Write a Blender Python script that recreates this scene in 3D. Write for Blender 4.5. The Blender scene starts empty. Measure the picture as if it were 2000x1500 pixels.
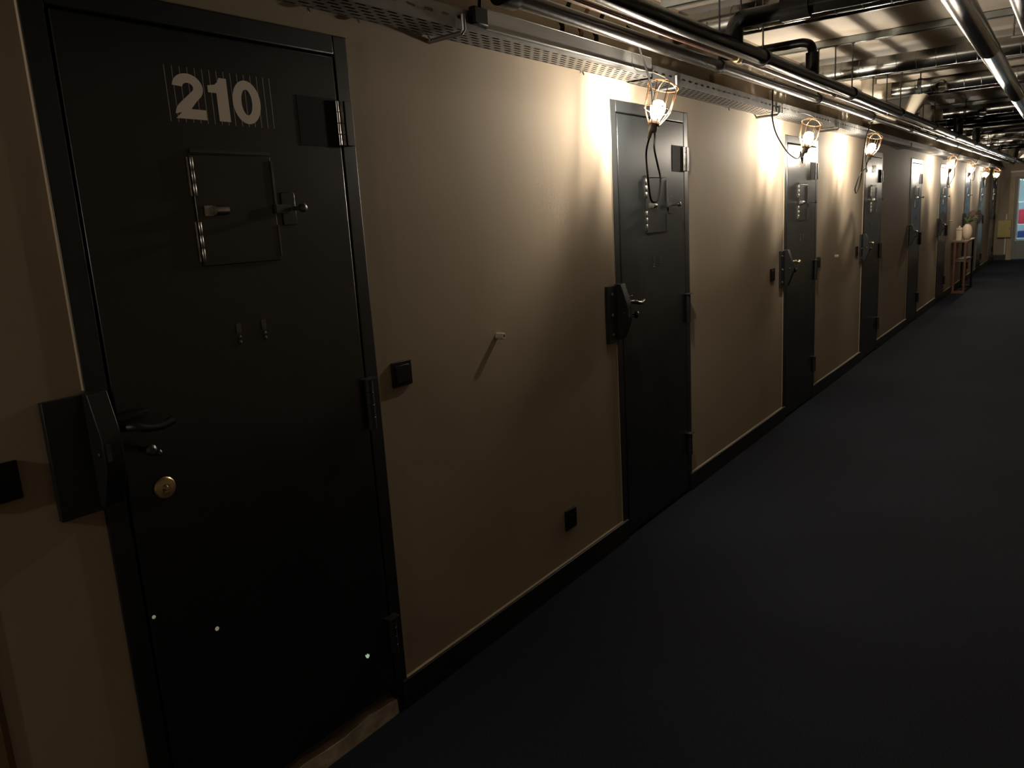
import bpy, math, random
from mathutils import Vector, Matrix
random.seed(7)
S = bpy.context.scene
COL = S.collection
PI = math.pi

# ------------------------------------------------------------------ materials
def nt(name):
    m = bpy.data.materials.new(name); m.use_nodes = True
    t = m.node_tree; b = t.nodes['Principled BSDF']
    return m, t, b

def mat(name, col, rough=.5, metal=0., bump=0., scale=40., var=0., vscale=6., spec=.5, stretch=(1, 1, 1), rvar=0.):
    m, t, b = nt(name)
    N = t.nodes; L = t.links
    b.inputs['Base Color'].default_value = (*col, 1)
    b.inputs['Roughness'].default_value = rough
    b.inputs['Metallic'].default_value = metal
    b.inputs['Specular IOR Level'].default_value = spec
    tc = N.new('ShaderNodeTexCoord'); mp = N.new('ShaderNodeMapping')
    L.new(tc.outputs['Object'], mp.inputs['Vector'])
    mp.inputs['Scale'].default_value = stretch
    if var > 0:
        n = N.new('ShaderNodeTexNoise'); n.inputs['Scale'].default_value = vscale; n.inputs['Detail'].default_value = 6
        L.new(mp.outputs[0], n.inputs['Vector'])
        r = N.new('ShaderNodeValToRGB')
        r.color_ramp.elements[0].position = .3; r.color_ramp.elements[1].position = .7
        r.color_ramp.elements[0].color = (*[max(0, c * (1 - var)) for c in col], 1)
        r.color_ramp.elements[1].color = (*[min(1, c * (1 + var)) for c in col], 1)
        L.new(n.outputs['Fac'], r.inputs['Fac']); L.new(r.outputs['Color'], b.inputs['Base Color'])
        if rvar > 0:
            mr = N.new('ShaderNodeMapRange')
            mr.inputs['To Min'].default_value = rough - rvar; mr.inputs['To Max'].default_value = rough + rvar
            L.new(n.outputs['Fac'], mr.inputs['Value']); L.new(mr.outputs[0], b.inputs['Roughness'])
    if bump > 0:
        n2 = N.new('ShaderNodeTexNoise'); n2.inputs['Scale'].default_value = scale; n2.inputs['Detail'].default_value = 5
        L.new(mp.outputs[0], n2.inputs['Vector'])
        bp = N.new('ShaderNodeBump'); bp.inputs['Strength'].default_value = bump; bp.inputs['Distance'].default_value = .01
        L.new(n2.outputs['Fac'], bp.inputs['Height']); L.new(bp.outputs[0], b.inputs['Normal'])
    return m

def emis(name, col, strength):
    m, t, b = nt(name)
    b.inputs['Base Color'].default_value = (.8, .8, .8, 1)
    b.inputs['Emission Color'].default_value = (*col, 1)
    b.inputs['Emission Strength'].default_value = strength
    return m

M = {}
def wall_plaster():
    m, t, b = nt('painted_plaster'); N = t.nodes; L = t.links
    tc = N.new('ShaderNodeTexCoord')
    n1 = N.new('ShaderNodeTexNoise'); n1.inputs['Scale'].default_value = 1.3; n1.inputs['Detail'].default_value = 4
    L.new(tc.outputs['Object'], n1.inputs['Vector'])
    r = N.new('ShaderNodeValToRGB')
    r.color_ramp.elements[0].position = .3; r.color_ramp.elements[1].position = .72
    r.color_ramp.elements[0].color = (.325, .266, .198, 1); r.color_ramp.elements[1].color = (.372, .308, .232, 1)
    L.new(n1.outputs['Fac'], r.inputs['Fac'])
    # small scuffs and specks of their own shape
    n3 = N.new('ShaderNodeTexNoise'); n3.inputs['Scale'].default_value = 7; n3.inputs['Detail'].default_value = 8; n3.inputs['Roughness'].default_value = .7
    L.new(tc.outputs['Object'], n3.inputs['Vector'])
    r3 = N.new('ShaderNodeValToRGB'); r3.color_ramp.elements[0].position = .70; r3.color_ramp.elements[1].position = .80
    L.new(n3.outputs['Fac'], r3.inputs['Fac'])
    mx = N.new('ShaderNodeMixRGB'); mx.blend_type = 'MULTIPLY'; mx.inputs[2].default_value = (.78, .74, .7, 1)
    L.new(r3.outputs['Color'], mx.inputs[0]); L.new(r.outputs['Color'], mx.inputs[1])
    L.new(mx.outputs[0], b.inputs['Base Color'])
    b.inputs['Roughness'].default_value = .75; b.inputs['Specular IOR Level'].default_value = .12
    # hand-trowelled plaster: long soft waves, more across than up, plus grain
    mp = N.new('ShaderNodeMapping'); mp.inputs['Scale'].default_value = (1, 3.2, .7)
    L.new(tc.outputs['Object'], mp.inputs['Vector'])
    n2 = N.new('ShaderNodeTexNoise'); n2.inputs['Scale'].default_value = 1.6; n2.inputs['Detail'].default_value = 3
    L.new(mp.outputs[0], n2.inputs['Vector'])
    n4 = N.new('ShaderNodeTexNoise'); n4.inputs['Scale'].default_value = 55; n4.inputs['Detail'].default_value = 4
    L.new(tc.outputs['Object'], n4.inputs['Vector'])
    b1 = N.new('ShaderNodeBump'); b1.inputs['Strength'].default_value = .09; b1.inputs['Distance'].default_value = .03
    L.new(n2.outputs['Fac'], b1.inputs['Height'])
    b2 = N.new('ShaderNodeBump'); b2.inputs['Strength'].default_value = .06; b2.inputs['Distance'].default_value = .004
    L.new(n4.outputs['Fac'], b2.inputs['Height']); L.new(b1.outputs[0], b2.inputs['Normal'])
    L.new(b2.outputs[0], b.inputs['Normal'])
    return m
M['wall'] = wall_plaster()
M['bead'] = mat('pale_plaster_edge', (.36, .29, .20), .8, bump=.2, scale=60)
M['ceil'] = mat('ceiling_plaster', (.43, .38, .31), .8, bump=.08, scale=30, var=.06, vscale=3)
def carpet():
    m, t, b = nt('navy_carpet'); N = t.nodes; L = t.links
    tc = N.new('ShaderNodeTexCoord')
    n = N.new('ShaderNodeTexNoise'); n.inputs['Scale'].default_value = 160; n.inputs['Detail'].default_value = 6; n.inputs['Roughness'].default_value = .75
    L.new(tc.outputs['Object'], n.inputs['Vector'])
    r = N.new('ShaderNodeValToRGB'); r.color_ramp.elements[0].position = .35; r.color_ramp.elements[1].position = .68
    r.color_ramp.elements[0].color = (.0062, .0074, .0118, 1); r.color_ramp.elements[1].color = (.021, .0245, .036, 1)
    L.new(n.outputs['Fac'], r.inputs['Fac']); L.new(r.outputs['Color'], b.inputs['Base Color'])
    b.inputs['Roughness'].default_value = .95; b.inputs['Specular IOR Level'].default_value = .15
    bp = N.new('ShaderNodeBump'); bp.inputs['Strength'].default_value = .5; bp.inputs['Distance'].default_value = .006
    L.new(n.outputs['Fac'], bp.inputs['Height']); L.new(bp.outputs[0], b.inputs['Normal'])
    return m
M['carpet'] = carpet()
M['door'] = mat('charcoal_gloss_paint', (.0115, .0140, .0155), .29, bump=.03, scale=14, var=.12, vscale=5, spec=.6, rvar=.04)
M['frame'] = mat('charcoal_frame_paint', (.0095, .0115, .0125), .40, bump=.03, scale=30)
M['black'] = mat('black_paint', (.010, .010, .010), .45, bump=.03, scale=50)
M['matte'] = mat('matte_black_plate', (.009, .0095, .010), .75, spec=.15)
M['plate'] = mat('black_plastic', (.006, .006, .007), .55, bump=.01, scale=80, spec=.2)
M['steel'] = mat('worn_steel', (.34, .33, .31), .32, metal=1., var=.3, vscale=40)
M['dsteel'] = mat('dark_steel', (.10, .10, .10), .35, metal=.9, var=.3, vscale=30)
M['brass'] = mat('worn_brass', (.55, .44, .24), .33, metal=.9, var=.3, vscale=40)
M['cream'] = mat('cream_number_paint', (.86, .79, .70), .75, spec=.2)
M['grey'] = mat('grey_number_line', (.42, .44, .42), .6)
M['chip'] = mat('pale_chip', (.75, .85, .72), .6)
M['base'] = mat('black_skirting', (.011, .011, .012), .42, bump=.02, scale=20)
M['leak'] = emis('light_from_lit_cell', (.72, 1.0, .74), .10)
M['leak_dim'] = emis('faint_light_from_cell', (1.0, .90, .60), .035)
M['stone'] = mat('worn_screed', (.36, .30, .23), .85, bump=.5, scale=25, var=.3, vscale=12)
M['dirt'] = mat('rusty_dirt', (.11, .075, .045), .9, bump=.5, scale=40, var=.4, vscale=20)
M['galv'] = mat('galvanised_tray', (.27, .27, .265), .42, metal=.85, var=.15, vscale=9)
M['alu'] = mat('brushed_lid', (.33, .325, .31), .40, metal=.85, var=.08, vscale=10, stretch=(1, .2, 6))
M['duct'] = mat('galvanised_duct', (.31, .31, .29), .27, metal=1., var=.2, vscale=7)
M['rail'] = mat('galvanised_rail', (.36, .38, .36), .45, metal=.7, var=.15, vscale=15)
M['rubber'] = mat('black_insulation', (.006, .0055, .005), .30, bump=.05, scale=60, spec=.22)
M['copper'] = mat('dull_copper', (.105, .045, .028), .30, metal=.8, var=.3, vscale=12)
M['white'] = mat('pale_wrap', (.50, .45, .36), .75, bump=.08, scale=30)
M['cage'] = mat('coppery_wire', (.30, .17, .085), .35, metal=1.)
M['handle'] = mat('grey_rubber_grip', (.13, .115, .10), .55, bump=.1, scale=80)
M['cord'] = mat('black_cable', (.007, .0065, .006), .7, spec=.1)
def bulb_glass():
    m = bpy.data.materials.new('glowing_bulb_glass'); m.use_nodes = True
    t = m.node_tree; N = t.nodes; L = t.links; N.clear()
    o = N.new('ShaderNodeOutputMaterial'); mx = N.new('ShaderNodeMixShader'); tr = N.new('ShaderNodeBsdfTransparent'); e = N.new('ShaderNodeEmission')
    e.inputs[0].default_value = (1, .88, .72, 1); e.inputs[1].default_value = 380.; mx.inputs[0].default_value = .15
    L.new(tr.outputs[0], mx.inputs[1]); L.new(e.outputs[0], mx.inputs[2]); L.new(mx.outputs[0], o.inputs[0]); return m
M['bulb'] = bulb_glass()
M['fil'] = emis('hot_filament', (1.0, .88, .72), 2250.)
M['wood'] = mat('orange_brown_wood', (.16, .065, .028), .5, var=.3, vscale=6, stretch=(6, 6, 1))
M['dwood'] = mat('dark_table_top', (.16, .10, .07), .4, var=.25, vscale=5)
M['ceramic'] = mat('cream_ceramic', (.60, .49, .37), .5)
M['green'] = mat('dry_green_stem', (.06, .08, .03), .8)
M['flower'] = mat('dried_flower', (.085, .05, .035), .9, bump=.6, scale=80)
M['yellow'] = mat('yellowish_cabinet', (.55, .45, .14), .5)
M['woodtrim'] = mat('pale_brown_trim', (.46, .36, .23), .55, var=.1, vscale=4)
M['doorgrey'] = mat('grey_door_paint', (.22, .235, .22), .5)
M['whitep'] = mat('white_paint', (.78, .76, .70), .5)
M['red'] = mat('red_cloth', (.45, .03, .05), .8)
M['backroom'] = mat('pale_blue_wall', (.55, .72, .80), .7)
M['tube'] = emis('lit_tube', (.75, .93, 1.0), 14.)
M['card'] = mat('brown_card', (.34, .25, .15), .85, var=.2, vscale=10)
m, t, b = nt('clear_glass')
b.inputs['Base Color'].default_value = (1, 1, 1, 1); b.inputs['Roughness'].default_value = .02
b.inputs['Transmission Weight'].default_value = 1.; b.inputs['IOR'].default_value = 1.2
M['glass'] = m

# ------------------------------------------------------------------ mesh builder
class MB:
    def __init__(s): s.v = []; s.f = []; s.smooth = []
    def add(s, v, f, sm=False):
        o = len(s.v); s.v += [tuple(p) for p in v]
        s.f += [tuple(i + o for i in q) for q in f]; s.smooth += [sm] * len(f); return s
    def box(s, x0, x1, y0, y1, z0, z1):
        return s.add([(x0, y0, z0), (x1, y0, z0), (x1, y1, z0), (x0, y1, z0), (x0, y0, z1), (x1, y0, z1), (x1, y1, z1), (x0, y1, z1)],
                     [(0, 3, 2, 1), (4, 5, 6, 7), (0, 1, 5, 4), (1, 2, 6, 5), (2, 3, 7, 6), (3, 0, 4, 7)])
    def prism(s, poly, axis, a, b):
        """extrude a 2-D polygon along an axis between a and b ('x': poly=(y,z), 'y': (x,z), 'z': (x,y))"""
        def P(u, w, c): return {'x': (c, u, w), 'y': (u, c, w), 'z': (u, w, c)}[axis]
        n = len(poly)
        v = [P(u, w, a) for u, w in poly] + [P(u, w, b) for u, w in poly]
        f = [tuple(range(n))[::-1], tuple(range(n, 2 * n))] + [(i, (i + 1) % n, n + (i + 1) % n, n + i) for i in range(n)]
        return s.add(v, f)
    def tube(s, pts, r, seg=10, smooth=0, cap=True, closed=False):
        P = [Vector(p) for p in pts]
        R = list(r) if isinstance(r, (list, tuple)) else [r] * len(P)
        if smooth:
            Q = []; RR = []; n = len(P)
            rng = range(n) if closed else range(n - 1)
            for i in rng:
                if closed: a, b, c, d = P[i - 1], P[i], P[(i + 1) % n], P[(i + 2) % n]
                else: a, b, c, d = P[max(i - 1, 0)], P[i], P[i + 1], P[min(i + 2, n - 1)]
                for k in range(smooth):
                    u = k / smooth
                    Q.append(.5 * ((2 * b) + (c - a) * u + (2 * a - 5 * b + 4 * c - d) * u * u + (3 * b - a - 3 * c + d) * u ** 3))
                    RR.append(R[i] * (1 - u) + R[(i + 1) % n] * u)
            if not closed: Q.append(P[-1]); RR.append(R[-1])
            P, R = Q, RR
        n = len(P)
        T = []
        for i in range(n):
            if closed: d = P[(i + 1) % n] - P[i - 1]
            else: d = P[min(i + 1, n - 1)] - P[max(i - 1, 0)]
            T.append(d.normalized() if d.length > 1e-9 else Vector((0, 0, 1)))
        up = Vector((0, 0, 1)) if abs(T[0].z) < .9 else Vector((1, 0, 0))
        nrm = (up - T[0] * up.dot(T[0])).normalized()
        v = []
        for i in range(n):
            nrm = (nrm - T[i] * nrm.dot(T[i])).normalized()
            bn = T[i].cross(nrm)
            for k in range(seg):
                a = 2 * PI * k / seg
                v.append(P[i] + (nrm * math.cos(a) + bn * math.sin(a)) * R[i])
        f = []
        for i in range(n if closed else n - 1):
            j = (i + 1) % n
            for k in range(seg):
                l = (k + 1) % seg
                f.append((i * seg + k, i * seg + l, j * seg + l, j * seg + k))
        s.add(v, f, True)
        if cap and not closed:
            o = len(s.v) - len(v)
            s.f.append(tuple(o + k for k in range(seg))[::-1]); s.f.append(tuple(o + (n - 1) * seg + k for k in range(seg)))
            s.smooth += [False, False]
        return s
    def lathe(s, prof, origin, axis, seg=20):
        """prof: (radius, height) pairs along axis from origin"""
        A = Vector(axis).normalized(); O = Vector(origin)
        u = A.orthogonal().normalized(); w = A.cross(u)
        v = []; n = len(prof)
        for r, h in prof:
            for k in range(seg):
                a = 2 * PI * k / seg
                v.append(O + A * h + (u * math.cos(a) + w * math.sin(a)) * max(r, 1e-5))
        f = [(i * seg + k, i * seg + (k + 1) % seg, (i + 1) * seg + (k + 1) % seg, (i + 1) * seg + k) for i in range(n - 1) for k in range(seg)]
        f.append(tuple(range(seg))[::-1]); f.append(tuple((n - 1) * seg + k for k in range(seg)))
        return s.add(v, f, True)
    def build(s, name, m, parent=None, bevel=0., loc=None):
        me = bpy.data.meshes.new(name); me.from_pydata(s.v, [], s.f); me.update()
        import bmesh
        bm = bmesh.new(); bm.from_mesh(me); bmesh.ops.recalc_face_normals(bm, faces=bm.faces); bm.to_mesh(me); bm.free()
        me.polygons.foreach_set('use_smooth', s.smooth)
        try: me.set_sharp_from_angle(angle=math.radians(40))
        except Exception: pass
        me.materials.append(m)
        o = bpy.data.objects.new(name, me); COL.objects.link(o)
        if parent: o.parent = parent
        if loc: o.location = loc
        if bevel:
            b = o.modifiers.new('bevel', 'BEVEL'); b.width = bevel; b.segments = 2; b.limit_method = 'ANGLE'; b.angle_limit = math.radians(50)
        return o

def tag(o, label, cat, group=None, kind='thing'):
    o['label'] = label; o['category'] = cat; o['kind'] = kind
    if group: o['group'] = group
    return o
def thing(name, label, cat, loc=(0, 0, 0), group=None, kind='thing'):
    o = bpy.data.objects.new(name, None); COL.objects.link(o); o.location = loc; o.empty_display_size = .1
    return tag(o, label, cat, group, kind)
def struct(o, label, cat): return tag(o, label, cat, None, 'structure')

ORD = ['first', 'second', 'third', 'fourth', 'fifth', 'sixth', 'seventh', 'eighth', 'ninth', 'tenth', 'eleventh', 'twelfth', 'thirteenth']

# ------------------------------------------------------------------ room
YB, YE, XR, ZC = -2.4, 22.0, 3.0, 2.535
# cell doors: number, near edge, far edge, frame top
DOORS = [('210', .787, 1.645, 2.079), ('209', 3.174, 4.006, 2.050), ('208', 5.674, 6.506, 2.030), ('207', 8.125, 8.945, 2.022),
         ('206', 10.611, 11.405, 2.018), ('205', 12.973, 13.800, 2.010), ('204', 15.88, 16.75, 2.010), ('203', 18.22, 19.10, 2.005), ('202', 20.75, 21.62, 2.000)]
NICHE = (-.42, .525, 2.05)

struct(MB().box(-.3, XR + .2, YB, YE + 3.2, -.15, 0).build('floor', M['carpet']), 'dark navy carpet running down the corridor', 'floor')
struct(MB().box(-.3, XR + .2, YB, YE + 3.2, ZC, ZC + .15).build('ceiling', M['ceil']), 'pale plaster corridor ceiling behind the pipes and ducts', 'ceiling')
w = MB(); y = YB
for y0, y1, zt in [NICHE] + [(d[1], d[2], d[3]) for d in DOORS]:
    w.box(-.25, 0, y, y0, 0, ZC); w.box(-.25, 0, y0, y1, zt, ZC); y = y1
w.box(-.25, 0, y, YE, 0, ZC)
struct(w.build('wall_left', M['wall']), 'beige plaster corridor wall holding the row of cell doors', 'wall')
M['wall_r'] = mat('brown_plaster', (.30, .245, .18), .7, bump=.1, scale=30)
struct(MB().box(XR, XR + .2, YB, YE, 0, ZC).build('wall_right', M['wall_r']), 'plain plaster wall across the corridor', 'wall')
struct(MB().box(-.25, XR, YB - .2, YB, 0, ZC).build('wall_back', M['wall_r']), 'plaster wall closing the corridor at the start', 'wall')

b = MB()
segs = [(NICHE[1] + .03, DOORS[0][1] + .02)] + [(DOORS[i][2] - .02, (DOORS[i + 1][1] + .04)) for i in range(8)] + [(DOORS[8][2] - .02, YE - .02)]
for a, c in segs: b.box(0, .016, a, c, 0, .1)
bbl = b.build('baseboard_left', M['base'], bevel=.002); struct(bbl, 'low black skirting board between the cell doors', 'skirting board')
b = MB()
for a, c in segs: b.prism([(0, .0995), (.008, .0995), (.006, .1015), (0, .104)], 'y', a + .02, c - .02)
b.build('filler_line', M['bead'], bbl)

# doorway just before door 210 (only its edge shows)
n0, n1, nz = NICHE
d0 = thing('door_10', 'dark recessed doorway with brown edge trim, at the lower edge of the beige wall before door 210', 'door', (0, n0, 0), kind='structure')
MB().box(-.2, -.16, .02, n1 - n0 - .02, 0, nz - .02).build('leaf', M['black'], d0)
MB().box(-.2, .004, n1 - n0 - .012, n1 - n0, 0, nz).box(-.2, .004, 0, .012, 0, nz).box(-.2, .004, 0, n1 - n0, nz - .012, nz).build('frame', mat('brown_trim', (.09, .05, .02), .5), d0)

# ------------------------------------------------------------------ numerals (bold grotesque outlines, unit height)
def arc(cx, cy, rx, ry, a0, a1, n=20):
    return [(cx + rx * math.cos(math.radians(a0 + (a1 - a0) * i / n)), cy + ry * math.sin(math.radians(a0 + (a1 - a0) * i / n))) for i in range(n + 1)]
def strip(outer, inner):
    v = []; f = []
    n = len(outer)
    for i in range(n): v += [outer[i], inner[i]]
    for i in range(n - 1): f.append((2 * i, 2 * i + 2, 2 * i + 3, 2 * i + 1))
    return v, f
def digit(c):
    """returns list of (verts2d, faces) with width ~.6, height 1"""
    if c == '0':
        return [strip(arc(.31, .5, .31, .515, 0, 360, 48), arc(.31, .5, .118, .305, 0, 360, 48))], .62
    if c == '1':
        return [([(.19, 0), (.43, 0), (.43, 1), (.27, 1), (.235, .90), (.17, .835), (.02, .80), (.02, .645), (.19, .645)], [(0, 1, 2, 3, 4, 5, 6, 7, 8)])], .46
    if c == '2':
        P = []
        o = arc(.30, .70, .30, .31, 175, 0, 22) + arc(.30, .70, .30, .31, 0, -38, 8)[1:]
        i = arc(.30, .70, .105, .105, 175, 0, 22) + arc(.30, .70, .105, .105, 0, -38, 8)[1:]
        P.append(strip(o, i))
        oe, ie = o[-1], i[-1]
        P.append(([oe, (.44, .40), (.30, .20), (.0, .10), (.02, .20), (.07, .30), (.16, .40), ie], [(0, 1, 2, 3, 4, 5, 6, 7)]))
        P.append(([(0, 0), (.61, 0), (.61, .225), (.2, .225)], [(0, 1, 2, 3)]))
        return P, .62
    if c == '8':
        return [strip(arc(.31, .745, .275, .27, 0, 360, 40), arc(.31, .745, .105, .125, 0, 360, 40)),
                strip(arc(.31, .28, .31, .295, 0, 360, 40), arc(.31, .28, .12, .135, 0, 360, 40))], .62
    if c == '7':
        return [([(.02, 1), (.02, .81), (.4, .81), (.6, .84), (.6, 1)], [(0, 1, 2, 3, 4)]), ([(.39, .82), (.6, .84), (.33, 0), (.11, 0)], [(0, 1, 2, 3)])], .61
def number_meshes(text, y0, z0, h, x):
    out = MB(); cy = y0
    for c in text:
        polys, wd = digit(c)
        for k, (v, f) in enumerate(polys):
            out.add([(x + k * .00004, cy + p[0] * h * 1.31, z0 + p[1] * h) for p in v], f)
        cy += (wd + .07) * h * 1.29
    return out, cy

# ------------------------------------------------------------------ cell doors
def cell_door(idx, num, y0, y1, zt, label, lock, lever, show_number):
    W_ = y1 - y0
    d = thing('door_%d' % (idx + 1), label, 'cell door', (0, y0, 0), kind='structure')
    fw = .050
    fx = .007
    zb = .095 if num == '210' else .02
    # frame: two jambs and a head, one welded steel piece
    MB().box(-.2, fx, 0, fw, 0, zt).box(-.2, fx, W_ - fw, W_, 0, zt).box(-.2, fx, fw, W_ - fw, zt - fw, zt).build('frame', M['frame'], d, bevel=.003)
    # pale plaster edge round the frame
    t = .004
    MB().prism([(-.002, -t), (fx - .002, -.001), (fx - .002, .001), (-.002, .001)], 'z', 1.25 if num == '210' else .1, zt).prism([(-.002, W_), (fx - .001, W_), (-.002, W_ + t)], 'z', .1, zt) \
        .prism([(-.002, zt + t), (fx + .001, zt), (-.002, zt)], 'y', -t, W_ + t).build('plaster_edge', M['bead'], d)
    ly0, ly1, lz1 = fw + .006, W_ - fw - .006, zt - fw - .006
    leaf = MB().box(-.05, .008, ly0, ly1, zb, lz1).build('leaf', M['door'], d, bevel=.004)
    MB().box(-.2, -.06, fw, W_ - fw, zb, zt - fw).build('door_backing', M['black'], d)
    X = .008
    if show_number:
        h = .100 if num == '210' else .075
        mb, _ = number_meshes(num, .304, 1.828 - (.0 if num == '210' else .012), h, X + .0004)
        mb.build('number', M['cream'], leaf)
        if num == '210':
            ln = MB()
            for k in range(16):
                yy = .290 + k * (.287 / 15)
                ln.add([(X + .0002, yy - .0008, 1.820), (X + .0002, yy + .0008, 1.820), (X + .0002, yy + .0008, 1.943), (X + .0002, yy - .0008, 1.943)], [(0, 1, 2, 3)])
            ln.build('number_lines', M['grey'], leaf)
    # inspection hatch
    hy0, hy1, hz0, hz1 = .320, .548, zt - .591, zt - .331
    ht = MB().box(X - .004, X + .006, hy0, hy1, hz0, hz1).build('hatch', M['door'], d, bevel=.002)
    rb = MB().box(X, X + .004, hy0 + .005, hy1, hz1 + .004, hz1 + .012).build('hatch_drip_edge', M['black'], ht)
    for (za, zc) in ((hz1 - .095, hz1 - .006), (hz0 + .012, hz0 + .105)):
        hb = MB()
        n = 3; L = (zc - za) / n
        for k in range(n):
            hb.lathe([(.0034, 0), (.0042, .001), (.0042, L - .0015), (.0034, L - .0005)], (X + .005, hy0 + .003, za + k * L), (0, 0, 1), 12)
        hb.box(X, X + .0035, hy0 - .008, hy0 - .004, za, zc)
        hb.build('hatch_hinge', M['steel'], ht)
    MB().box(X + .002, X + .009, hy1 - .003, hy1 + .004, hz1 - .13, hz1 - .01).box(X + .002, X + .008, hy1 - .002, hy1 + .003, hz0 + .01, hz0 + .09).build('hatch_edge_strip', M['dsteel'], ht)
    zm = hz0 + .13
    pl = MB().box(X + .004, X + .010, hy0 + .018, hy0 + .042, zm - .012, zm + .012).lathe([(.002, 0), (.011, .001), (.012, .02), (.011, .036), (.004, .038)], (X + .016, hy0 + .040, zm), (0, 1, 0), 14).build('hatch_pull', M['steel'], ht)
    lp = MB().box(X - .002, X + .004, hy1 + .022, hy1 + .066, zm - .042, zm + .042).build('latch_plate', M['door'], d, bevel=.0015)
    MB().box(X + .003, X + .016, hy1 - .006, hy1 + .042, zm - .011, zm + .011).lathe([(.005, 0), (.005, .03), (.011, .032), (.011, .042), (.006, .045)], (X + .012, hy1 + .052, zm), (1, 0, 0), 14).build('latch_bolt', M['dsteel'], lp)
    # two small slotted vents
    for k, yy in enumerate((.394, .470)):
        sl = MB()
        sl.box(X - .001, X + .0025, yy - .007, yy + .007, 1.315, 1.340)
        for zz in (1.305, 1.293):
            sl.lathe([(.0055, 0), (.0055, .002), (.003, .0032)], (X, yy, zz), (1, 0, 0), 10)
        sl.build('slot_cover', M['dsteel'], leaf)
    # hinges on the far jamb: top one with a big leaf plate
    for k, (za, zc) in enumerate(((zt - .292, zt - .172), (.965, 1.118), (.225, .345))):
        hb = MB(); n = 4; L = (zc - za) / n
        for q in range(n):
            for dy, rr in ((-.009, .0046), (.005, .0058)) if k == 0 else ((-.002, .013),):
                hb.lathe([(rr - .001, 0), (rr, .001), (rr, L - .0015), (rr - .001, L - .0005)], (fx + .005 + (.009 if k else 0), W_ - fw - .003 + dy, za + q * L), (0, 0, 1), 14)
        h = hb.build('hinge', M['steel'] if k == 0 else M['black'], d)
        if k == 0:
            MB().box(X - .001, X + .0018, W_ - fw - .150, W_ - fw - .014, za - .004, zc + .004).build('hinge_plate', M['matte'], h)
            MB().box(fx - .001, fx + .012, W_ - fw + .010, W_ - .012, za, zc).build('jamb_plate', M['black'], h, bevel=.001)
        else:
            MB().box(fx - .002, fx + .030, W_ - fw - .026, W_ - fw + .020, zc, zc + .0035).build('hinge_cap', M['dsteel'], h)
    # lock case over the near jamb
    if lock:
        bx = MB().box(0, .016, -.094, .012, .985, 1.243).build('lock_plate', M['frame'], d, bevel=.0015)
        if num != '210':
            bo = MB()
            for zz in (1.205, 1.112, 1.022):
                bo.lathe([(.009, 0), (.009, .003), (.005, .006)], (.016, -.058, zz), (1, 0, 0), 12)
            bo.build('plate_bolts', M['steel'], bx)
        cv = MB().prism([(.004, .996), (.036, .996), (.068, 1.080), (.068, 1.152), (.036, 1.247), (.004, 1.247)], 'y', -.012, .032).build('lock_cover', M['black'], d, bevel=.002)
        MB().box(.067, .070, -.006, .004, 1.10, 1.14).lathe([(.006, 0), (.006, .002), (.003, .004)], (.050, -.0125, 1.115), (0, -1, 0), 10).build('cover_tab', M['dsteel'], cv)
        hm = M['brass'] if lever == 'brass' else M['black' if num == '210' else 'dsteel']
        ar = MB().box(.010, .030, .046, .118, 1.172, 1.183)
        ar.build('handle_arm', M['black'], d, bevel=.001)
        MB().tube([(.040, .048, 1.158), (.066, .062, 1.160), (.074, .090, 1.152), (.074, .120, 1.150), (.070, .150, 1.156)], [.009, .010, .0085, .009, .010], 12, smooth=4).build('handle', hm, d)
        kb = MB().lathe([(.006, 0), (.006, .03), (.012, .033), (.013, .045), (.007, .05)], (.02, .094, 1.098), (1, 0, 0), 14)
        kb.lathe([(.005, 0), (.005, .02), (.008, .022), (.008, .03), (.004, .034)], (.02, .118, 1.084), (1, 0, 0), 12)
        kb.build('turn_knob', M['dsteel'], d)
        if num == '210':
            ds = MB().lathe([(.0265, 0), (.0265, .004), (.0235, .007), (.010, .008), (.008, .006), (.004, .012)], (X, .140, .988), (1, 0, 0), 32).build('key_cover', M['brass'], d)
    if num == '210':
        for k, (yy, zz, r) in enumerate(((.066, .692, .0045), (.219, .588, .0055))):
            MB().lathe([(r, 0), (r, .0012), (r * .7, .0016)], (X, yy, zz), (1, 0, 0), 10).build('lit_hole', M['leak_dim'], leaf)
        MB().prism([(.690, .270), (.694, .258), (.700, .254), (.706, .259), (.705, .266), (.7015, .263), (.699, .270), (.696, .266)], 'x', X, X + .0016).build('lit_hole', M['leak'], leaf)
        # bare screed strip under the leaf
        th = MB(); n = 30
        ys = [fw + (W_ - 2 * fw) * i / n for i in range(n + 1)]
        tp = [.058 + .010 * math.sin(i * .55) * random.random() - .012 * max(0, 1 - i / 12) * random.random() for i in range(n + 1)]
        for i in range(n):
            th.add([(-.03, ys[i], tp[i]), (.004, ys[i], tp[i] - .004), (.004, ys[i + 1], tp[i + 1] - .004), (-.03, ys[i + 1], tp[i + 1]),
                    (.008, ys[i], 0), (.008, ys[i + 1], 0)], [(0, 1, 2, 3), (1, 4, 5, 2)])
        th.build('threshold', M['stone'], d)
        MB().box(-.2, -.022, fw, W_ - fw, 0, .095).build('threshold_dirt', M['dirt'], d)
    else:
        MB().box(-.2, -.004, fw, W_ - fw, 0, .02).build('threshold', M['black'], d)
    return d

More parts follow.
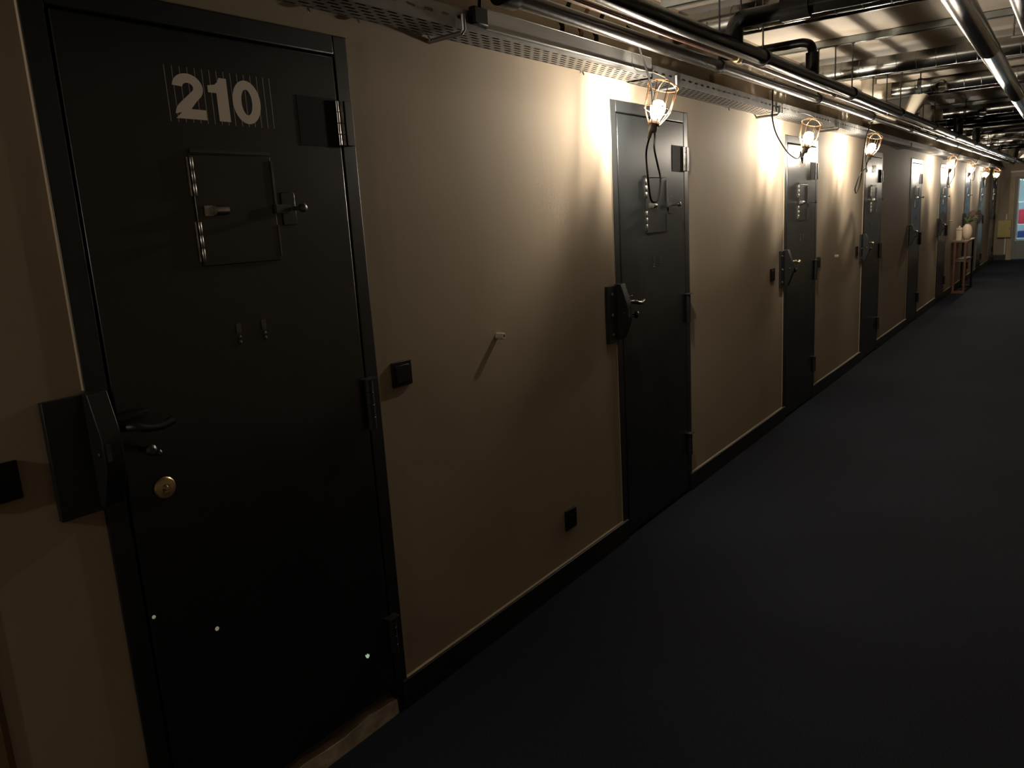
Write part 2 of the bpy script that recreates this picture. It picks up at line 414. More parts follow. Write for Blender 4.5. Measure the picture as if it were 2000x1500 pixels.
LAB = ['closest black steel cell door, marked 210 in cream numerals over thin lines',
       'charcoal steel cell door with a caged lamp and looped cord hanging before it, next after door 210',
       'charcoal steel cell door marked 208, brightly glazed by lamplight at its top',
       'charcoal cell door marked 207, next after door 208 and beside a long thin cord loop',
       'charcoal cell door with a white glare patch at the top and no lamp hung before it',
       'narrow-looking charcoal cell door just before the small console table',
       'charcoal cell door just beyond the console table and vase',
       'charcoal cell door, second beyond the console table',
       'charcoal cell door, last of the row, by the yellowish wall cabinet']
for i, (num, y0, y1, zt) in enumerate(DOORS):
    cell_door(i, num, y0, y1, zt, LAB[i], True, 'brass' if i in (2, 3) else 'steel', num in ('210', '208', '207'))

# ------------------------------------------------------------------ cage lamps
def vec(a, b, t): return Vector(a) * (1 - t) + Vector(b) * t
def make_lamp(label, loc):
    """caged hand lamp hung from the cage end, socket down; origin at the bulb centre"""
    L = thing('cage_lamp', label, 'lamp', loc, 'caged hand lamps hung from the cable tray')
    ax = Vector((.16, .30, 1)).normalized(); u = ax.orthogonal().normalized(); v = ax.cross(u)
    def P(r, h, a): return ax * h + (u * math.cos(a) + v * math.sin(a)) * r
    cg = MB()
    N = 8
    for k in range(N):
        a = 2 * PI * k / N
        cg.tube([P(.020, -.070, a), P(.034, -.048, a), P(.056, -.004, a), P(.060, .050, a), P(.064, .094, a)], .0020, 6, smooth=4)
    for r, h, wr in ((.056, -.004, .0021), (.064, .094, .0026), (.022, -.066, .0024)):
        cg.tube([P(r, h, 2 * PI * k / 28) for k in range(28)], wr, 6, closed=True)
    # dome wires across the open end and the hook
    for a in (0, PI / 2):
        cg.tube([P(.064, .094, a), P(.040, .112, a), P(0, .120, a), P(.040, .112, a + PI), P(.064, .094, a + PI)], .0014, 6, smooth=4)
    cg.build('cage', M['cage'], L)
    hk = MB().tube([P(0, .118, 0), P(0, .130, 0), Vector((-.030, .006, .150)), Vector((-.080, -.004, .158)), Vector((-.100, -.010, .176)), Vector((-.108, -.012, .190)), Vector((-.118, -.012, .190))], .0018, 6, smooth=4)
    hk.build('hook', M['steel'], L)
    MB().lathe([(.014, -.048), (.019, -.040), (.027, -.022), (.031, -.004), (.031, .008), (.027, .021), (.016, .031), (.003, .035)], (0, 0, 0), ax, 24).build('bulb', M['bulb'], L)
    MB().lathe([(.002, -.014), (.006, -.011), (.006, .011), (.002, .014)], (0, 0, 0), ax, 10).build('filament', M['fil'], L)
    MB().lathe([(.017, -.044), (.021, -.050), (.0215, -.064), (.018, -.067), (.017, -.080), (.019, -.092), (.016, -.098)], (0, 0, 0), ax, 18).build('grip', M['handle'], L)
    MB().lathe([(.010, -.096), (.010, -.104), (.008, -.122), (.0055, -.125)], (-.004, -.008, 0), ax, 12).build('cable_gland', M['handle'], L)
    return L
LX = .245
LAMPS = [(3.145, 1.975), (5.370, 1.971), (7.230, 1.981), (12.05, 1.954), (14.20, 1.935), (16.42, 1.895), (18.50, 1.915), (-1.30, 1.985)]
LL = ['lit caged hand lamp hanging before the door next after 210, cord looped far below it',
      'lit caged hand lamp above the numerals 208, cord swinging in from one side',
      'lit caged hand lamp with a long narrow cord loop below, by door 207',
      'lit caged hand lamp by the cell door just before the console table',
      'lit caged hand lamp over the console table and vase',
      'lit caged hand lamp, second beyond the console table',
      'lit caged hand lamp at the far end of the row, before the last door',
      'lit caged hand lamp near the corridor start, before door 210']
proto = make_lamp(LL[0], (LX, LAMPS[0][0], LAMPS[0][1])); lamps = [proto]
for i in range(1, len(LAMPS)):
    c = proto.copy(); COL.objects.link(c); c.location = (LX, LAMPS[i][0], LAMPS[i][1]); c['label'] = LL[i]
    for ch in list(proto.children):
        q = ch.copy(); COL.objects.link(q); q.parent = c
    lamps.append(c)
def cord(i, pts, r=.0042):
    lx, (ly, lz) = LX, LAMPS[i]
    MB().tube([(x - lx, y - ly, z - lz) for x, y, z in pts], r, 8, smooth=5).build('cord', M['cord'], lamps[i])
G = (.162, -.052, -.150)   # gland tip offset
def gl(i): return (LX - .022, LAMPS[i][0] - .042, LAMPS[i][1] - .117)
cord(0, [gl(0), (.185, 3.150, 1.80), (.192, 3.148, 1.694), (.196, 3.160, 1.613), (.20, 3.192, 1.598), (.20, 3.229, 1.619), (.20, 3.253, 1.695), (.20, 3.226, 1.759),
         (.205, 3.188, 1.822), (.212, 3.181, 1.874), (.225, 3.140, 1.935), (.232, 3.120, 2.046), (.235, 3.075, 2.112), (.24, 3.02, 2.164), (.27, 2.913, 2.215), (.29, 2.80, 2.235)])
cord(1, [gl(1), (.185, 5.46, 1.825), (.195, 5.42, 1.822), (.205, 5.36, 1.845), (.21, 5.33, 1.885), (.21, 5.32, 1.86), (.21, 5.27, 1.842), (.21, 5.20, 1.842), (.21, 5.068, 1.866),
         (.21, 4.934, 1.915), (.21, 4.815, 1.976), (.215, 4.738, 2.046), (.225, 4.709, 2.106), (.245, 4.645, 2.170), (.29, 4.53, 2.230)])
cord(2, [gl(2), (.18, 7.36, 1.835), (.19, 7.36, 1.80), (.20, 7.27, 1.79), (.205, 7.22, 1.815), (.21, 7.006, 1.768), (.21, 6.874, 1.678), (.21, 6.843, 1.647), (.21, 6.881, 1.618),
         (.21, 6.966, 1.654), (.21, 7.045, 1.748), (.21, 7.071, 1.83), (.215, 7.107, 1.972), (.23, 7.11, 2.085), (.28, 7.098, 2.19)])
cord(3, [gl(3), (.18, 12.35, 1.76), (.19, 12.2, 1.68), (.2, 12.38, 1.667), (.2, 12.30, 1.70), (.2, 12.40, 1.72), (.2, 12.55, 1.763), (.2, 12.78, 1.835), (.2, 12.80, 1.931), (.21, 12.82, 2.042), (.26, 12.87, 2.15)])
cord(4, [gl(4), (.19, 14.85, 1.79), (.2, 15.1, 1.785), (.2, 15.25, 1.843), (.2, 15.2, 2.004), (.26, 15.1, 2.13)])
cord(5, [gl(5), (.19, 17.0, 1.68), (.2, 17.2, 1.70), (.2, 17.3, 1.85), (.22, 17.3, 2.0), (.27, 17.3, 2.14)])
cord(6, [gl(6), (.19, 19.15, 1.72), (.2, 19.35, 1.74), (.2, 19.4, 1.9), (.27, 19.4, 2.13)])
cord(7, [gl(7), (.19, -1.38, 1.70), (.2, -1.25, 1.68), (.2, -1.20, 1.8), (.22, -1.25, 2.0), (.28, -1.3, 2.2)])

# ------------------------------------------------------------------ cable tray on the wall
def tray(y0, y1, z0, z1, label, x0=.008, x1=.132):
    """perforated floor and an upright outer side with slots; z0/z1 the height at each end"""
    T = thing('cable_tray', label, 'cable tray', (0, y0, 0), 'perforated cable trays along the wall')
    Ln = y1 - y0
    def Z(yy): return z0 + (z1 - z0) * yy / Ln
    fl = MB(); rows = 6; wd = x1 - x0; pitch = wd / rows; sw = .0085
    step = .060; ns = int(Ln / step)
    for r in range(rows):
        xc = x0 + pitch * (r + .5); off = (r % 2) * step / 2
        a, b_ = xc - pitch / 2, xc - sw / 2
        def quad(xa, xb, ya, yb): fl.add([(xa, ya, Z(ya)), (xb, ya, Z(ya)), (xb, yb, Z(yb)), (xa, yb, Z(yb))], [(0, 1, 2, 3)])
        quad(a, b_, 0, Ln); quad(xc + sw / 2, xc + pitch / 2, 0, Ln)
        y = 0.
        for k in range(ns):
            s0 = k * step + off + .011
            s1 = s0 + .038
            if s1 > Ln: break
            quad(xc - sw / 2, xc + sw / 2, y, s0); y = s1
        quad(xc - sw / 2, xc + sw / 2, y, Ln)
    fl.build('tray_floor', M['galv'], T)
    sd = MB(); h = .058
    def q2(ya, yb, za, zb, x=x1): sd.add([(x, ya, Z(ya) + za), (x, yb, Z(yb) + za), (x, yb, Z(yb) + zb), (x, ya, Z(ya) + zb)], [(0, 1, 2, 3)])
    st2 = .075; ns2 = int(Ln / st2)
    q2(0, Ln, 0, .028); q2(0, Ln, .036, h)
    y = 0.
    for k in range(ns2):
        s0 = k * st2 + .02; s1 = s0 + .036
        if s1 > Ln: break
        q2(y, s0, .028, .036); y = s1
    q2(y, Ln, .028, .036)
    sd.add([(x1, 0, Z(0) + h), (x1, Ln, Z(Ln) + h), (x1 - .010, Ln, Z(Ln) + h), (x1 - .010, 0, Z(0) + h)], [(0, 1, 2, 3)])
    sd.add([(x0, 0, Z(0)), (x0, Ln, Z(Ln)), (x0, Ln, Z(Ln) + h), (x0, 0, Z(0) + h)], [(0, 1, 2, 3)])
    sd.build('tray_side', M['galv'], T)
    cl = MB()
    for k in range(6):
        xx = x0 + .014 + .0185 * k
        cl.tube([(xx + .003 * math.sin(i * 1.7 + k), Ln * i / 12, Z(Ln * i / 12) + .013 + .006 * (k % 2)) for i in range(13)], .009, 7, smooth=3)
    cl.build('cables', M['cord'], T)
    return T
TR = [(-2.3, 3.33, 2.136, 2.136, 'galvanised perforated cable tray above door 210, partly under a smooth lid'),
      (3.34, 5.18, 2.130, 2.118, 'short perforated cable tray between the first two hanging lamps'),
      (5.20, 8.20, 2.121, 2.110, 'perforated cable tray running above door 208 to door 207'),
      (8.21, 11.6, 2.105, 2.100, 'perforated cable tray above the door with the glare patch'),
      (11.61, 15.0, 2.096, 2.090, 'perforated cable tray above the door before the console table'),
      (15.01, 18.4, 2.088, 2.080, 'perforated cable tray above the doors beyond the console table'),
      (18.41, 21.9, 2.078, 2.070, 'perforated cable tray at the far end of the wall')]
trays = [tray(*a) for a in TR]
lid = MB().box(.134, .1365, 2.125, 3.325, 2.150, 2.212).box(.134, .147, 2.125, 3.325, 2.150, 2.1525).box(.008, .1365, 2.125, 3.325, 2.212, 2.2145).build('lid', M['alu'], trays[0], bevel=.001)
lid.location = (0, 2.3, 0); lid['label'] = 'smooth metal lid over the slotted tray side'
cap = MB().box(.1320, .1560, 2.050, 2.120, 2.154, 2.206).build('end_cap', M['plate'], bevel=.004)
tag(cap, 'black box fixed to the tray side at the end of the smooth lid', 'junction box')
bc = MB().tube([(.15, 2.085, 2.205), (.18, 2.05, 2.25), (.22, 1.98, 2.33), (.24, 1.95, 2.45)], .006, 8, smooth=4).build('box_cable', M['cord'])
tag(bc, 'black cable rising from the black box on the tray', 'cable')
bl = ['bent metal bracket under the tray beside the black box', 'bent metal bracket under the tray behind the first hanging lamp',
      'bent metal bracket under the tray before door 208', 'bent metal bracket under the tray just after the lamp at door 208',
      'bent metal bracket under the tray between door 207 and the glare patch door', 'bent metal bracket under the far stretch of tray']
for k, (yy, zz) in enumerate(((2.008, 2.133), (3.568, 2.125), (5.10, 2.115), (6.583, 2.112), (9.70, 2.100), (13.2, 2.09))):
    o = MB().tube([(.142, yy, zz + .042), (.142, yy, zz - .002), (.134, yy, zz - .010), (.0, yy, zz - .012)], .0075, 8).build('tray_bracket', M['galv'])
    tag(o, bl[k], 'bracket', 'brackets under the cable tray')
# odds and ends on the wall above the tray
for k, (yy, a, c, m_, lb) in enumerate(((4.25, .10, .06, 'card', 'brown card block tucked above the tray before door 208'), (5.25, .16, .07, 'white', 'pale square block tucked above the tray at door 208'),
                                   (6.35, .20, .075, 'card', 'brown card block tucked above the tray after door 208'), (7.0, .16, .075, 'white', 'pale block tucked above the tray by the third lamp'))):
    o = MB().box(.03, .06, yy, yy + a * 1.6, 2.18, 2.205 + c).build('packing_block', M[m_], bevel=.004); tag(o, lb, 'block', 'blocks tucked above the tray')
for k, yy in enumerate((2.72, 2.86, 2.98)):
    o = MB().tube([(.05, yy - .01, 2.216), (.06, yy, 2.26), (.04, yy + .02, 2.30), (.06, yy + .06, 2.36), (.05, yy + .09, 2.47)], .009, 8, smooth=4).build('wall_cable', M['copper' if k == 1 else 'cord'])
    tag(o, ['black cable climbing the wall above the lid, first of three', 'copper-coloured pipe climbing the wall above the lid between two cables', 'black cable climbing the wall above the lid, third of three'][k], 'cable')

# ------------------------------------------------------------------ long pipes
def pipe_y(name, x, z, r, y0, y1, m_, label, cat='pipe', ribs=None):
    T = thing(name, label, cat, (x, y0, z))
    mb = MB().tube([(0, 0, 0), (0, y1 - y0, 0)], r, 20)
    mb.build('run', m_, T)
    return T
HY = [2.05, 3.70, 5.37, 6.94, 8.66, 10.20, 12.0, 13.7, 15.3, 17.0, 18.6, 20.2]
pA = pipe_y('insulated_pipe', .30, 2.197, .0255, 2.0, 21.9, M['rubber'], 'slim black pipe hanging lowest, next to the cable tray')
pB = pipe_y('copper_pipe', .40, 2.205, .0115, -1.5, 21.9, M['copper'], 'thin brown copper pipe running between the two black pipes')
pC = pipe_y('insulated_pipe', .50, 2.201, .0315, -1.5, 21.9, M['rubber'], 'thick black pipe hanging outermost of the three long pipes')
MB().tube([(0, -.02, 0), (0, 0, 0), (0, .06, 0)], [.034, .036, .034], 20).build('end_collar', M['rubber'], pA)
MB().lathe([(.016, 0), (.016, .03), (.019, .032), (.019, .045), (.016, .047), (.016, .08)], (0, 3.63 + 1.5, 0), (0, 1, 0), 16).build('fitting', M['brass'], pB)
# branch pipes off the thick pipe
def branch(yy, pts, r, label, m_='rubber', parts=()):
    T = thing('branch_pipe', label, 'pipe', (.5, yy, 2.205))
    MB().tube([(x - .5, 0, z - 2.205) for x, z in pts], r, 18, smooth=5).build('run', M[m_], T)
    for (p0, p1, rr) in parts:
        MB().tube([(p0[0] - .5, 0, p0[1] - 2.205), (p1[0] - .5, 0, p1[1] - 2.205)], rr, 18).build('sleeve', M[m_], T)
    return T
branch(3.345, [(.5, 2.215), (.5, 2.25), (.5, 2.268), (.513, 2.293), (.54, 2.302), (.60, 2.302), (.85, 2.302), (1.02, 2.302), (1.06, 2.312), (1.075, 2.345), (1.075, 2.40), (1.075, 2.53)], .034, 'black pipe rising from the thick pipe and crossing the corridor with a square sleeve', parts=(((.69, 2.302), (.80, 2.302), .044),))
branch(4.487, [(.5, 2.215), (.5, 2.29), (.5, 2.335), (.488, 2.366), (.455, 2.380), (.40, 2.382), (.2, 2.382), (.0, 2.382)], .023, 'black pipe rising from the thick pipe and bending back to the wall', parts=(((.5, 2.215), (.5, 2.325), .033),))
branch(10.37, [(.5, 2.215), (.5, 2.30), (.5, 2.40), (.5, 2.52)], .05, 'stout black riser standing on the thick pipe below the black crossing pipes')
branch(12.17, [(.5, 2.215), (.5, 2.30), (.5, 2.40), (.5, 2.52)], .045, 'stout black riser on the thick pipe, beyond the black crossing pipes')

# ------------------------------------------------------------------ ceiling rails with rods and pipe collars
RL = ['%s galvanised ceiling rail along the corridor, with its rods and pipe collars' % o for o in ORD]
for k, yy in enumerate(HY):
    T = thing('ceiling_rail', RL[k], 'rail', (0, yy, ZC), 'ceiling rails carrying the pipes')
    ch = MB().box(.02, 2.95, -.020, -.017, -.041, 0).box(.02, 2.95, .017, .020, -.041, 0).box(.02, 2.95, -.02, .02, -.003, 0).box(.02, 2.95, -.02, -.011, -.041, -.038).box(.02, 2.95, .011, .02, -.041, -.038)
    ch.build('channel', M['rail'], T)
    for xx, zz, r, rc in ((.30, 2.197, .0255, .0315), (.40, 2.205, .0115, .017), (.50, 2.201, .0315, .0385)):
        rd = MB().tube([(xx, 0, -.036), (xx, 0, zz - ZC + rc - .004)], .0042, 8).lathe([(.011, 0), (.011, .005)], (xx, 0, -.046), (0, 0, 1), 8).build('rod', M['dsteel'], T)
        MB().tube([(xx, -.015, zz - ZC), (xx, .015, zz - ZC)], rc, 18).build('collar', M['rubber' if xx != .40 else 'dsteel'], rd)
    if k in (2, 4, 6):
        rd = MB().tube([(1.33, 0, -.036), (1.33, 0, -.150)], .005, 8).build('rod', M['steel'], T)
        MB().box(1.32, 2.2, -.01, .01, -.156, -.150).build('hanger_bar', M['rail'], rd)

# ------------------------------------------------------------------ ducts
def duct_prof(L, r, seam=.115):
    prof = [(r, 0)]; y = seam * .6
    while y < L - .02:
        prof += [(r, y - .003), (r * 1.035, y - .001), (r * 1.035, y + .001), (r, y + .003)]; y += seam
    prof.append((r, L)); return prof
def xduct(yy, z, r, x0, x1, m_, label, name='ventilation_duct', cat='duct', seam=.115):
    T = thing(name, label, cat, (x0, yy, z))
    MB().lathe(duct_prof(x1 - x0, r, seam), (0, 0, 0), (1, 0, 0), 28).build('run', m_, T)
    return T
xduct(3.90, 2.43, .062, .0, 2.98, M['duct'], 'spiral metal duct crossing under the ceiling above the first hanging lamp')
xduct(4.13, 2.43, .03, .0, 2.98, M['rubber'], 'dark pipe crossing close beyond the first spiral duct', 'crossing_pipe', 'pipe', 9)
xduct(5.98, 2.430, .057, .0, 2.98, M['duct'], 'long spiral metal duct crossing between the second and third hangers')
def bend_duct(yy, z, r, xs, label, cap=True, clamp=True):
    T = xduct(yy, z, r, xs, 2.98, M['duct'], label)
    pts = [Vector((.16 + .0 - xs, 0, 2.53 - z))]
    pts = [(-.17, 0, 2.53 - z), (-.168, 0, .05), (-.15, 0, .018), (-.10, 0, .002), (-.04, 0, 0), (.01, 0, 0)]
    MB().tube(pts, r * 1.06, 24, smooth=6).build('wrapped_bend', M['white'], T)
    if clamp:
        MB().lathe([(r * 1.08, 0), (r * 1.08, .03)], (.20, 0, 0), (1, 0, 0), 24).tube([(.215, 0, r), (.215, 0, 2.53 - z)], .005, 8).build('clamp', M['black'], T)
    if cap:
        cp = MB().lathe([(.046, 0), (.046, r + .008), (.042, r + .014), (.036, r + .010), (.004, r + .010)], (.38, 0, 0), (-.15, -.85, -.5), 24).build('round_cap', M['duct'], T)
        MB().box(.355, .405, -r - .022, -r - .012, -.040, -.028).build('cap_grip', M['steel'], cp)
    return T
bend_duct(7.32, 2.425, .056, .36, 'metal duct with a pale wrapped bend and round cap, just past the third hanger row')
bend_duct(9.90, 2.415, .056, .40, 'metal duct with a pale wrapped bend and round cap, second of its kind')
fun = MB().tube([(.47, 8.0, 2.45), (.43, 8.0, 2.36), (.36, 8.02, 2.31), (.20, 8.05, 2.29), (.0, 8.05, 2.285)], [.075, .065, .055, .05, .05], 22, smooth=5).build('funnel_duct', M['white'])
tag(fun, 'pale funnel-shaped duct piece dropping to the wall between the two wrapped bends', 'duct')
fd = xduct(8.0, 2.47, .05, .40, 2.98, M['duct'], 'plain metal duct feeding the pale funnel piece')
xduct(11.05, 2.42, .055, .0, 2.98, M['rubber'], 'first fat black pipe crossing the corridor ceiling', 'crossing_pipe', 'pipe', 9)
xduct(11.65, 2.41, .05, .0, 2.98, M['rubber'], 'second fat black pipe crossing the corridor ceiling', 'crossing_pipe', 'pipe', 9)
xduct(12.9, 2.39, .045, .0, 2.98, M['rubber'], 'third fat black pipe crossing, lower than its neighbours', 'crossing_pipe', 'pipe', 9)
xduct(14.5, 2.43, .055, .0, 2.98, M['duct'], 'dull metal duct crossing above the console table')
xduct(16.3, 2.42, .06, .0, 2.98, M['duct'], 'dull metal duct crossing beyond the console table')
xduct(18.0, 2.40, .05, .0, 2.98, M['rubber'], 'black pipe crossing near the far end of the corridor', 'crossing_pipe', 'pipe', 9)
xduct(19.6, 2.38, .06, .9, 2.98, M['duct'], 'metal duct crossing close to the end wall')
vb = MB().lathe([(.07, 0), (.075, .01), (.075, .12), (.06, .14)], (.62, 19.3, 2.22), (0, 0, 1), 20).build('vent_pot', M['whitep']); tag(vb, 'white pot-shaped vent among the pipes near the end wall', 'vent')
MBx = MB().box(.58, 1.5, 20.55, 21.2, 2.12, 2.36).build('fan_unit', M['rubber'], bevel=.02); tag(MBx, 'dark box-shaped fan unit under the ceiling near the end wall', 'fan unit')
def yduct(x, z, r, y0, y1, label, dx=0.):
    T = thing('long_duct', label, 'duct', (x, y0, z))
    MB().lathe(duct_prof(y1 - y0, r, 2.45), (0, 0, 0), (dx, 1, 0), 32).build('run', M['duct'], T)
    return T
yduct(1.335, 2.268, .048, -1.5, 20.0, 'shiny round duct running lengthwise down the corridor', -.0115)
yduct(1.475, 2.268, .048, -1.5, 20.0, 'second lengthwise shiny duct, at the edge of view by the first')

# ------------------------------------------------------------------ small things on the wall
def switch(y0, y1, z0, z1, label, cat='light switch', name='light_switch'):
    T = thing(name, label, cat, (0, (y0 + y1) / 2, (z0 + z1) / 2), 'square black wall plates')
    a, c = (y1 - y0) / 2, (z1 - z0) / 2
    MB().box(0, .009, -a, a, -c, c).build('plate', M['plate'], T, bevel=.002)
    if name == 'light_switch': MB().box(.006, .0115, -a * .7, a * .7, -c * .7, c * .7).build('rocker', M['plate'], T, bevel=.0015)
    else: MB().lathe([(.021, 0), (.021, .002), (.018, .003), (.018, .0011)], (.0085, 0, 0), (1, 0, 0), 24).build('socket_well', M['plate'], T)
switch(1.708, 1.793, 1.064, 1.143, 'square black switch plate just after door 210, at latch height')
switch(.548, .633, 1.060, 1.140, 'square black switch plate before door 210, beside its lock case')
switch(2.660, 2.745, .238, .326, 'square black socket plate low on the wall near the skirting', 'wall socket', 'wall_socket')
switch(5.385, 5.47, 1.050, 1.135, 'small black switch plate before the lock of door 208')
switch(6.555, 6.64, 1.048, 1.133, 'small black switch plate just after door 208')
switch(7.87, 7.955, 1.055, 1.14, 'small black switch plate before the lock of door 207')
def peg(yy, zz, label):
    o = MB().lathe([(.011, 0), (.012, .002), (.012, .030), (.010, .033), (.0065, .033), (.0065, .020)], (0, yy, zz), (1, .08, 0), 18).build('wall_peg', M['white']); tag(o, label, 'wall peg')
peg(2.262, 1.146, 'short pale tube peg on the beige wall between door 210 and the first lamp')
peg(7.12, 1.105, 'short pale tube peg on the beige wall between doors 208 and 207')
peg(14.2, 1.17, 'short pale tube peg on the wall by the console table')
for k, yy in enumerate((1.52, 1.70, 2.00, 2.95, 4.6, 7.35)):
    o = MB().lathe([(.0028, 0), (.0028, .013), (.0015, .016)], (.006, yy, 2.136 - .014 * (k > 3)), (.4, 0, -1), 8).build('tray_screw', M['dsteel'])
    tag(o, ['screw end poking below the tray above door 210', 'screw end below the tray just after door 210', 'screw end below the tray under the black box', 'screw end below the tray before the first lamp', 'screw end below the tray between the first and second lamps', 'screw end below the tray before the third lamp'][k], 'screw', 'screw ends below the tray')

# ------------------------------------------------------------------ console table, vase, box
T = thing('console_table', 'narrow brown wooden console table with a middle shelf against the wall', 'table', (0, 14.52, 0))
MB().box(.006, .235, 0, 1.08, .812, .838).build('tabletop', M['dwood'], T, bevel=.003)
MB().box(.03, .215, .05, 1.03, .505, .525).build('shelf', M['dwood'], T, bevel=.002)
for nm, yy, mm in (('near', .0, 'wood'), ('far', 1.02, 'black')):
    for xx in (.04, .19):
        MB().box(xx, xx + .03, yy, yy + .05, .035, .812).build('leg', M[mm], T, bevel=.002)
    MB().box(.03, .225, yy, yy + .05, 0, .035).build('foot_rail', M[mm], T, bevel=.002)
V = thing('vase', 'rounded cream vase with a dried flower, on the console table', 'vase', (.165, 15.0, .838))
MB().lathe([(.042, 0), (.060, .02), (.074, .08), (.076, .14), (.064, .20), (.042, .235), (.030, .245), (.032, .252), (.026, .25), (.02, .2)], (0, 0, 0), (0, 0, 1), 28).build('body', M['ceramic'], V)
MB().tube([(0, 0, .2), (.01, .05, .34), (.03, .11, .44)], .006, 8, smooth=4).tube([(0, 0, .2), (.05, .02, .32), (.10, .05, .36)], .005, 8, smooth=4).tube([(0, 0, .2), (-.03, .06, .32), (-.02, .12, .38)], .005, 8, smooth=4).build('stem', M['green'], V)
lf = MB()
for k, (a, l, zz) in enumerate(((.3, .16, .30), (1.2, .14, .34), (2.2, .13, .32), (-.5, .18, .33))):
    dx, dy = math.cos(a), math.sin(a)
    lf.tube([(0, 0, zz - .05), (dx * l * .4, dy * l * .4, zz), (dx * l * .8, dy * l * .8, zz + .02), (dx * l, dy * l, zz)], [.003, .016, .012, .002], 6, smooth=3)
lf.build('leaves', M['green'], V)
MB().lathe([(.006, 0), (.040, .02), (.062, .07), (.045, .13), (.010, .15)], (.02, .09, .34), (.30, .5, .6), 16).lathe([(.005, 0), (.03, .02), (.04, .05), (.01, .08)], (.08, .04, .33), (.8, .3, .6), 12).build('flower_head', M['flower'], V)
Bx = thing('lidded_jar', 'small square cream jar beside the vase on the console table', 'jar', (.085, 14.72, .838))
MB().box(-.04, .04, -.04, .04, 0, .165).build('body', M['ceramic'], Bx, bevel=.006)
MB().box(-.041, .041, -.041, .041, .169, .205).lathe([(.012, .205), (.016, .215), (.014, .228), (.004, .232)], (0, 0, 0), (0, 0, 1), 14).build('lid', M['ceramic'], Bx, bevel=.003)

# ------------------------------------------------------------------ end of the corridor
o = MB().box(0, .275, YE, YE + .2, 0, ZC).box(1.55, XR, YE, YE + .2, 0, ZC).box(.275, 1.55, YE, YE + .2, 2.04, ZC).build('wall_end', M['wall']); struct(o, 'beige wall piece closing the corridor beyond the last cell door', 'wall')
struct(MB().box(0, .26, YE - .016, YE, 0, .12).build('baseboard_end', M['base']), 'black skirting below the yellowish cabinet on the end wall', 'skirting board')
struct(MB().box(.255, 1.6, YE - .02, YE + .02, 2.005, 2.035).build('trim_1', M['whitep']), 'pale strip across the top of the end doorway', 'trim')
struct(MB().box(.265, .365, YE - .015, YE + .2, 0, 2.005).box(1.5, 1.6, YE - .015, YE + .2, 0, 2.005).box(.365, 1.5, YE - .012, YE + .2, 1.90, 2.005).build('trim_2', M['woodtrim']), 'light brown casing round the end doorway', 'trim')
D = thing('door_11', 'grey end door with a tall bright glass pane', 'door', (.365, YE, 0), kind='structure')
MB().box(0, .075, .02, .07, .02, 1.9).box(1.06, 1.135, .02, .07, .02, 1.9).box(.075, 1.06, .02, .07, 1.845, 1.9).box(.075, 1.06, .02, .07, .02, .44).build('leaf', M['doorgrey'], D, bevel=.003)
MB().box(.075, 1.06, .04, .048, .44, 1.845).build('pane', M['glass'], D)
MB().box(.06, .082, .012, .03, .43, 1.86).build('pane_bead', M['whitep'], D)
# bright room behind the glass
bk = MB().box(-.3, 2.0, YE + 2.9, YE + 3.0, 0, ZC).box(-.3, -.2, YE + .2, YE + 2.9, 0, ZC).box(2.0, 2.1, YE + .2, YE + 3.0, 0, ZC).build('wall_beyond', M['backroom']); struct(bk, 'pale blue walls of the lit room behind the glass door', 'wall')
lt = MB().box(.3, 1.3, YE + .45, YE + .6, 2.28, 2.32).build('tube_light', M['tube']); tag(lt, 'white tube light seen through the end door glass', 'light')
su = thing('shelf_unit', 'white shelf unit in the lit room beyond the end door', 'shelf', (.36, YE + 1.4, 0))
for zz in (.42, .76, 1.30): MB().box(0, .6, 0, .3, zz, zz + .02).build('shelf', M['whitep'], su)
MB().box(-.02, 0, 0, .3, 0, 1.35).box(.6, .62, 0, .3, 0, 1.35).build('side_panel', M['whitep'], su)
rc = MB().box(.385, .86, YE + 1.42, YE + 1.66, .78, 1.13).build('red_box', M['red'], bevel=.015); tag(rc, 'red box on a shelf seen through the end door glass', 'box')
M['blue'] = mat('dark_blue_card', (.03, .06, .22), .6)
rb_ = MB().box(.385, .80, YE + 1.42, YE + 1.66, .44, .60).build('blue_box', M['blue'], bevel=.01); tag(rb_, 'dark blue box on the lower shelf behind the end door glass', 'box')
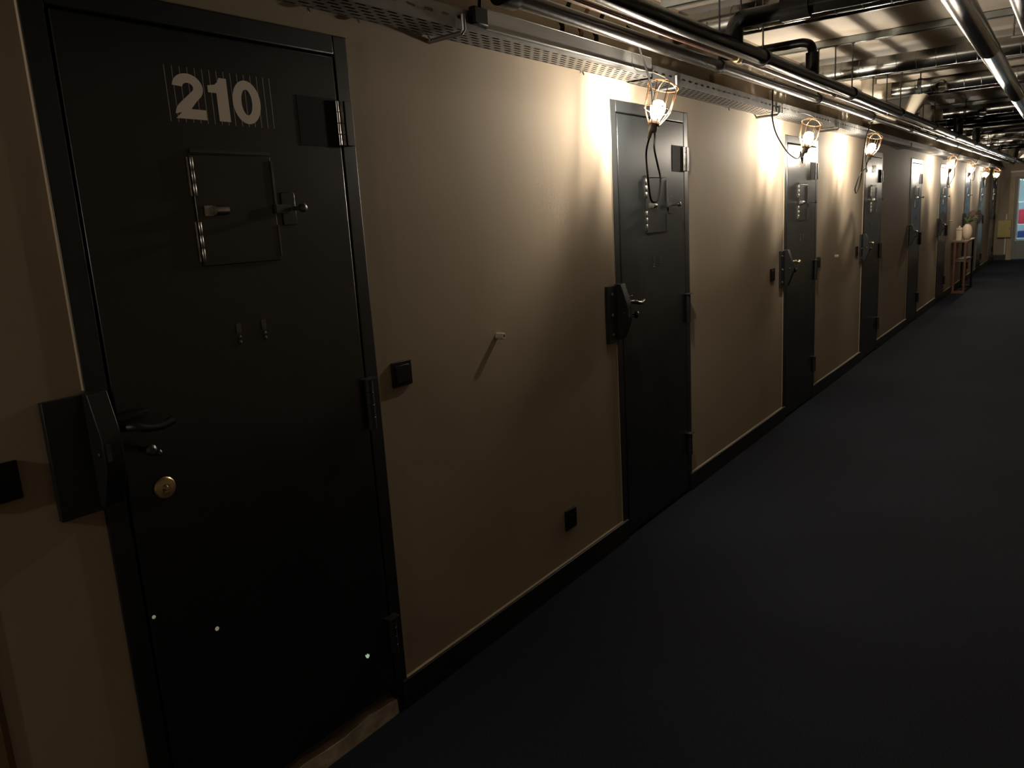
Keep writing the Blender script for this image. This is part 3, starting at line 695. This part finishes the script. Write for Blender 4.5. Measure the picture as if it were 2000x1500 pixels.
cab = thing('wall_cabinet', 'yellowish metal cabinet on the end wall by the glass door', 'cabinet', (.07, YE, .53))
MB().box(0, .275, -.12, 0, 0, .40).build('body', M['yellow'], cab, bevel=.008)
MB().box(.012, .263, -.126, -.119, .03, .388).build('door', M['yellow'], cab, bevel=.003)
MB().box(.235, .250, -.132, -.124, .19, .22).build('latch', M['dsteel'], cab)
cn = MB().box(.222, .245, YE - .03, YE, .135, .53).box(.222, .245, YE - .03, YE, .934, 1.07).build('conduit', M['whitep']); tag(cn, 'white conduit strip above and below the yellowish cabinet', 'conduit')

# ------------------------------------------------------------------ camera, world, colour
cam = bpy.data.cameras.new('camera'); co = bpy.data.objects.new('camera', cam); COL.objects.link(co)
F, YAW, PITCH, ROLL, CD, CH = 1527.3, .6332, -.2023, -.0610, 1.7167, 1.5455
cy_, sy_, cp_, sp_ = math.cos(YAW), math.sin(YAW), math.cos(PITCH), math.sin(PITCH)
fwd = Vector((-sy_ * cp_, cy_ * cp_, sp_)); rt = Vector((cy_, sy_, 0)); up = rt.cross(fwd)
r2 = rt * math.cos(ROLL) + up * math.sin(ROLL); u2 = -rt * math.sin(ROLL) + up * math.cos(ROLL)
co.matrix_world = Matrix(((r2.x, u2.x, -fwd.x, CD), (r2.y, u2.y, -fwd.y, 0), (r2.z, u2.z, -fwd.z, CH), (0, 0, 0, 1)))
cam.sensor_fit = 'HORIZONTAL'; cam.sensor_width = 36; cam.lens = 36 * F / 2000; cam.clip_start = .02
S.camera = co
wd = bpy.data.worlds.new('world'); S.world = wd; wd.use_nodes = True
wd.node_tree.nodes['Background'].inputs[0].default_value = (0, 0, 0, 1)
S.view_settings.view_transform = 'Standard'; S.view_settings.look = 'None'; S.view_settings.gamma = 1
S.view_settings.exposure = 1.93; S.view_settings.use_curve_mapping = False
S.cycles.max_bounces = 8; S.cycles.diffuse_bounces = 4; S.cycles.glossy_bounces = 4
S.cycles.use_denoising = True; S.cycles.sample_clamp_indirect = 4
S.cycles.caustics_reflective = False; S.cycles.caustics_refractive = False
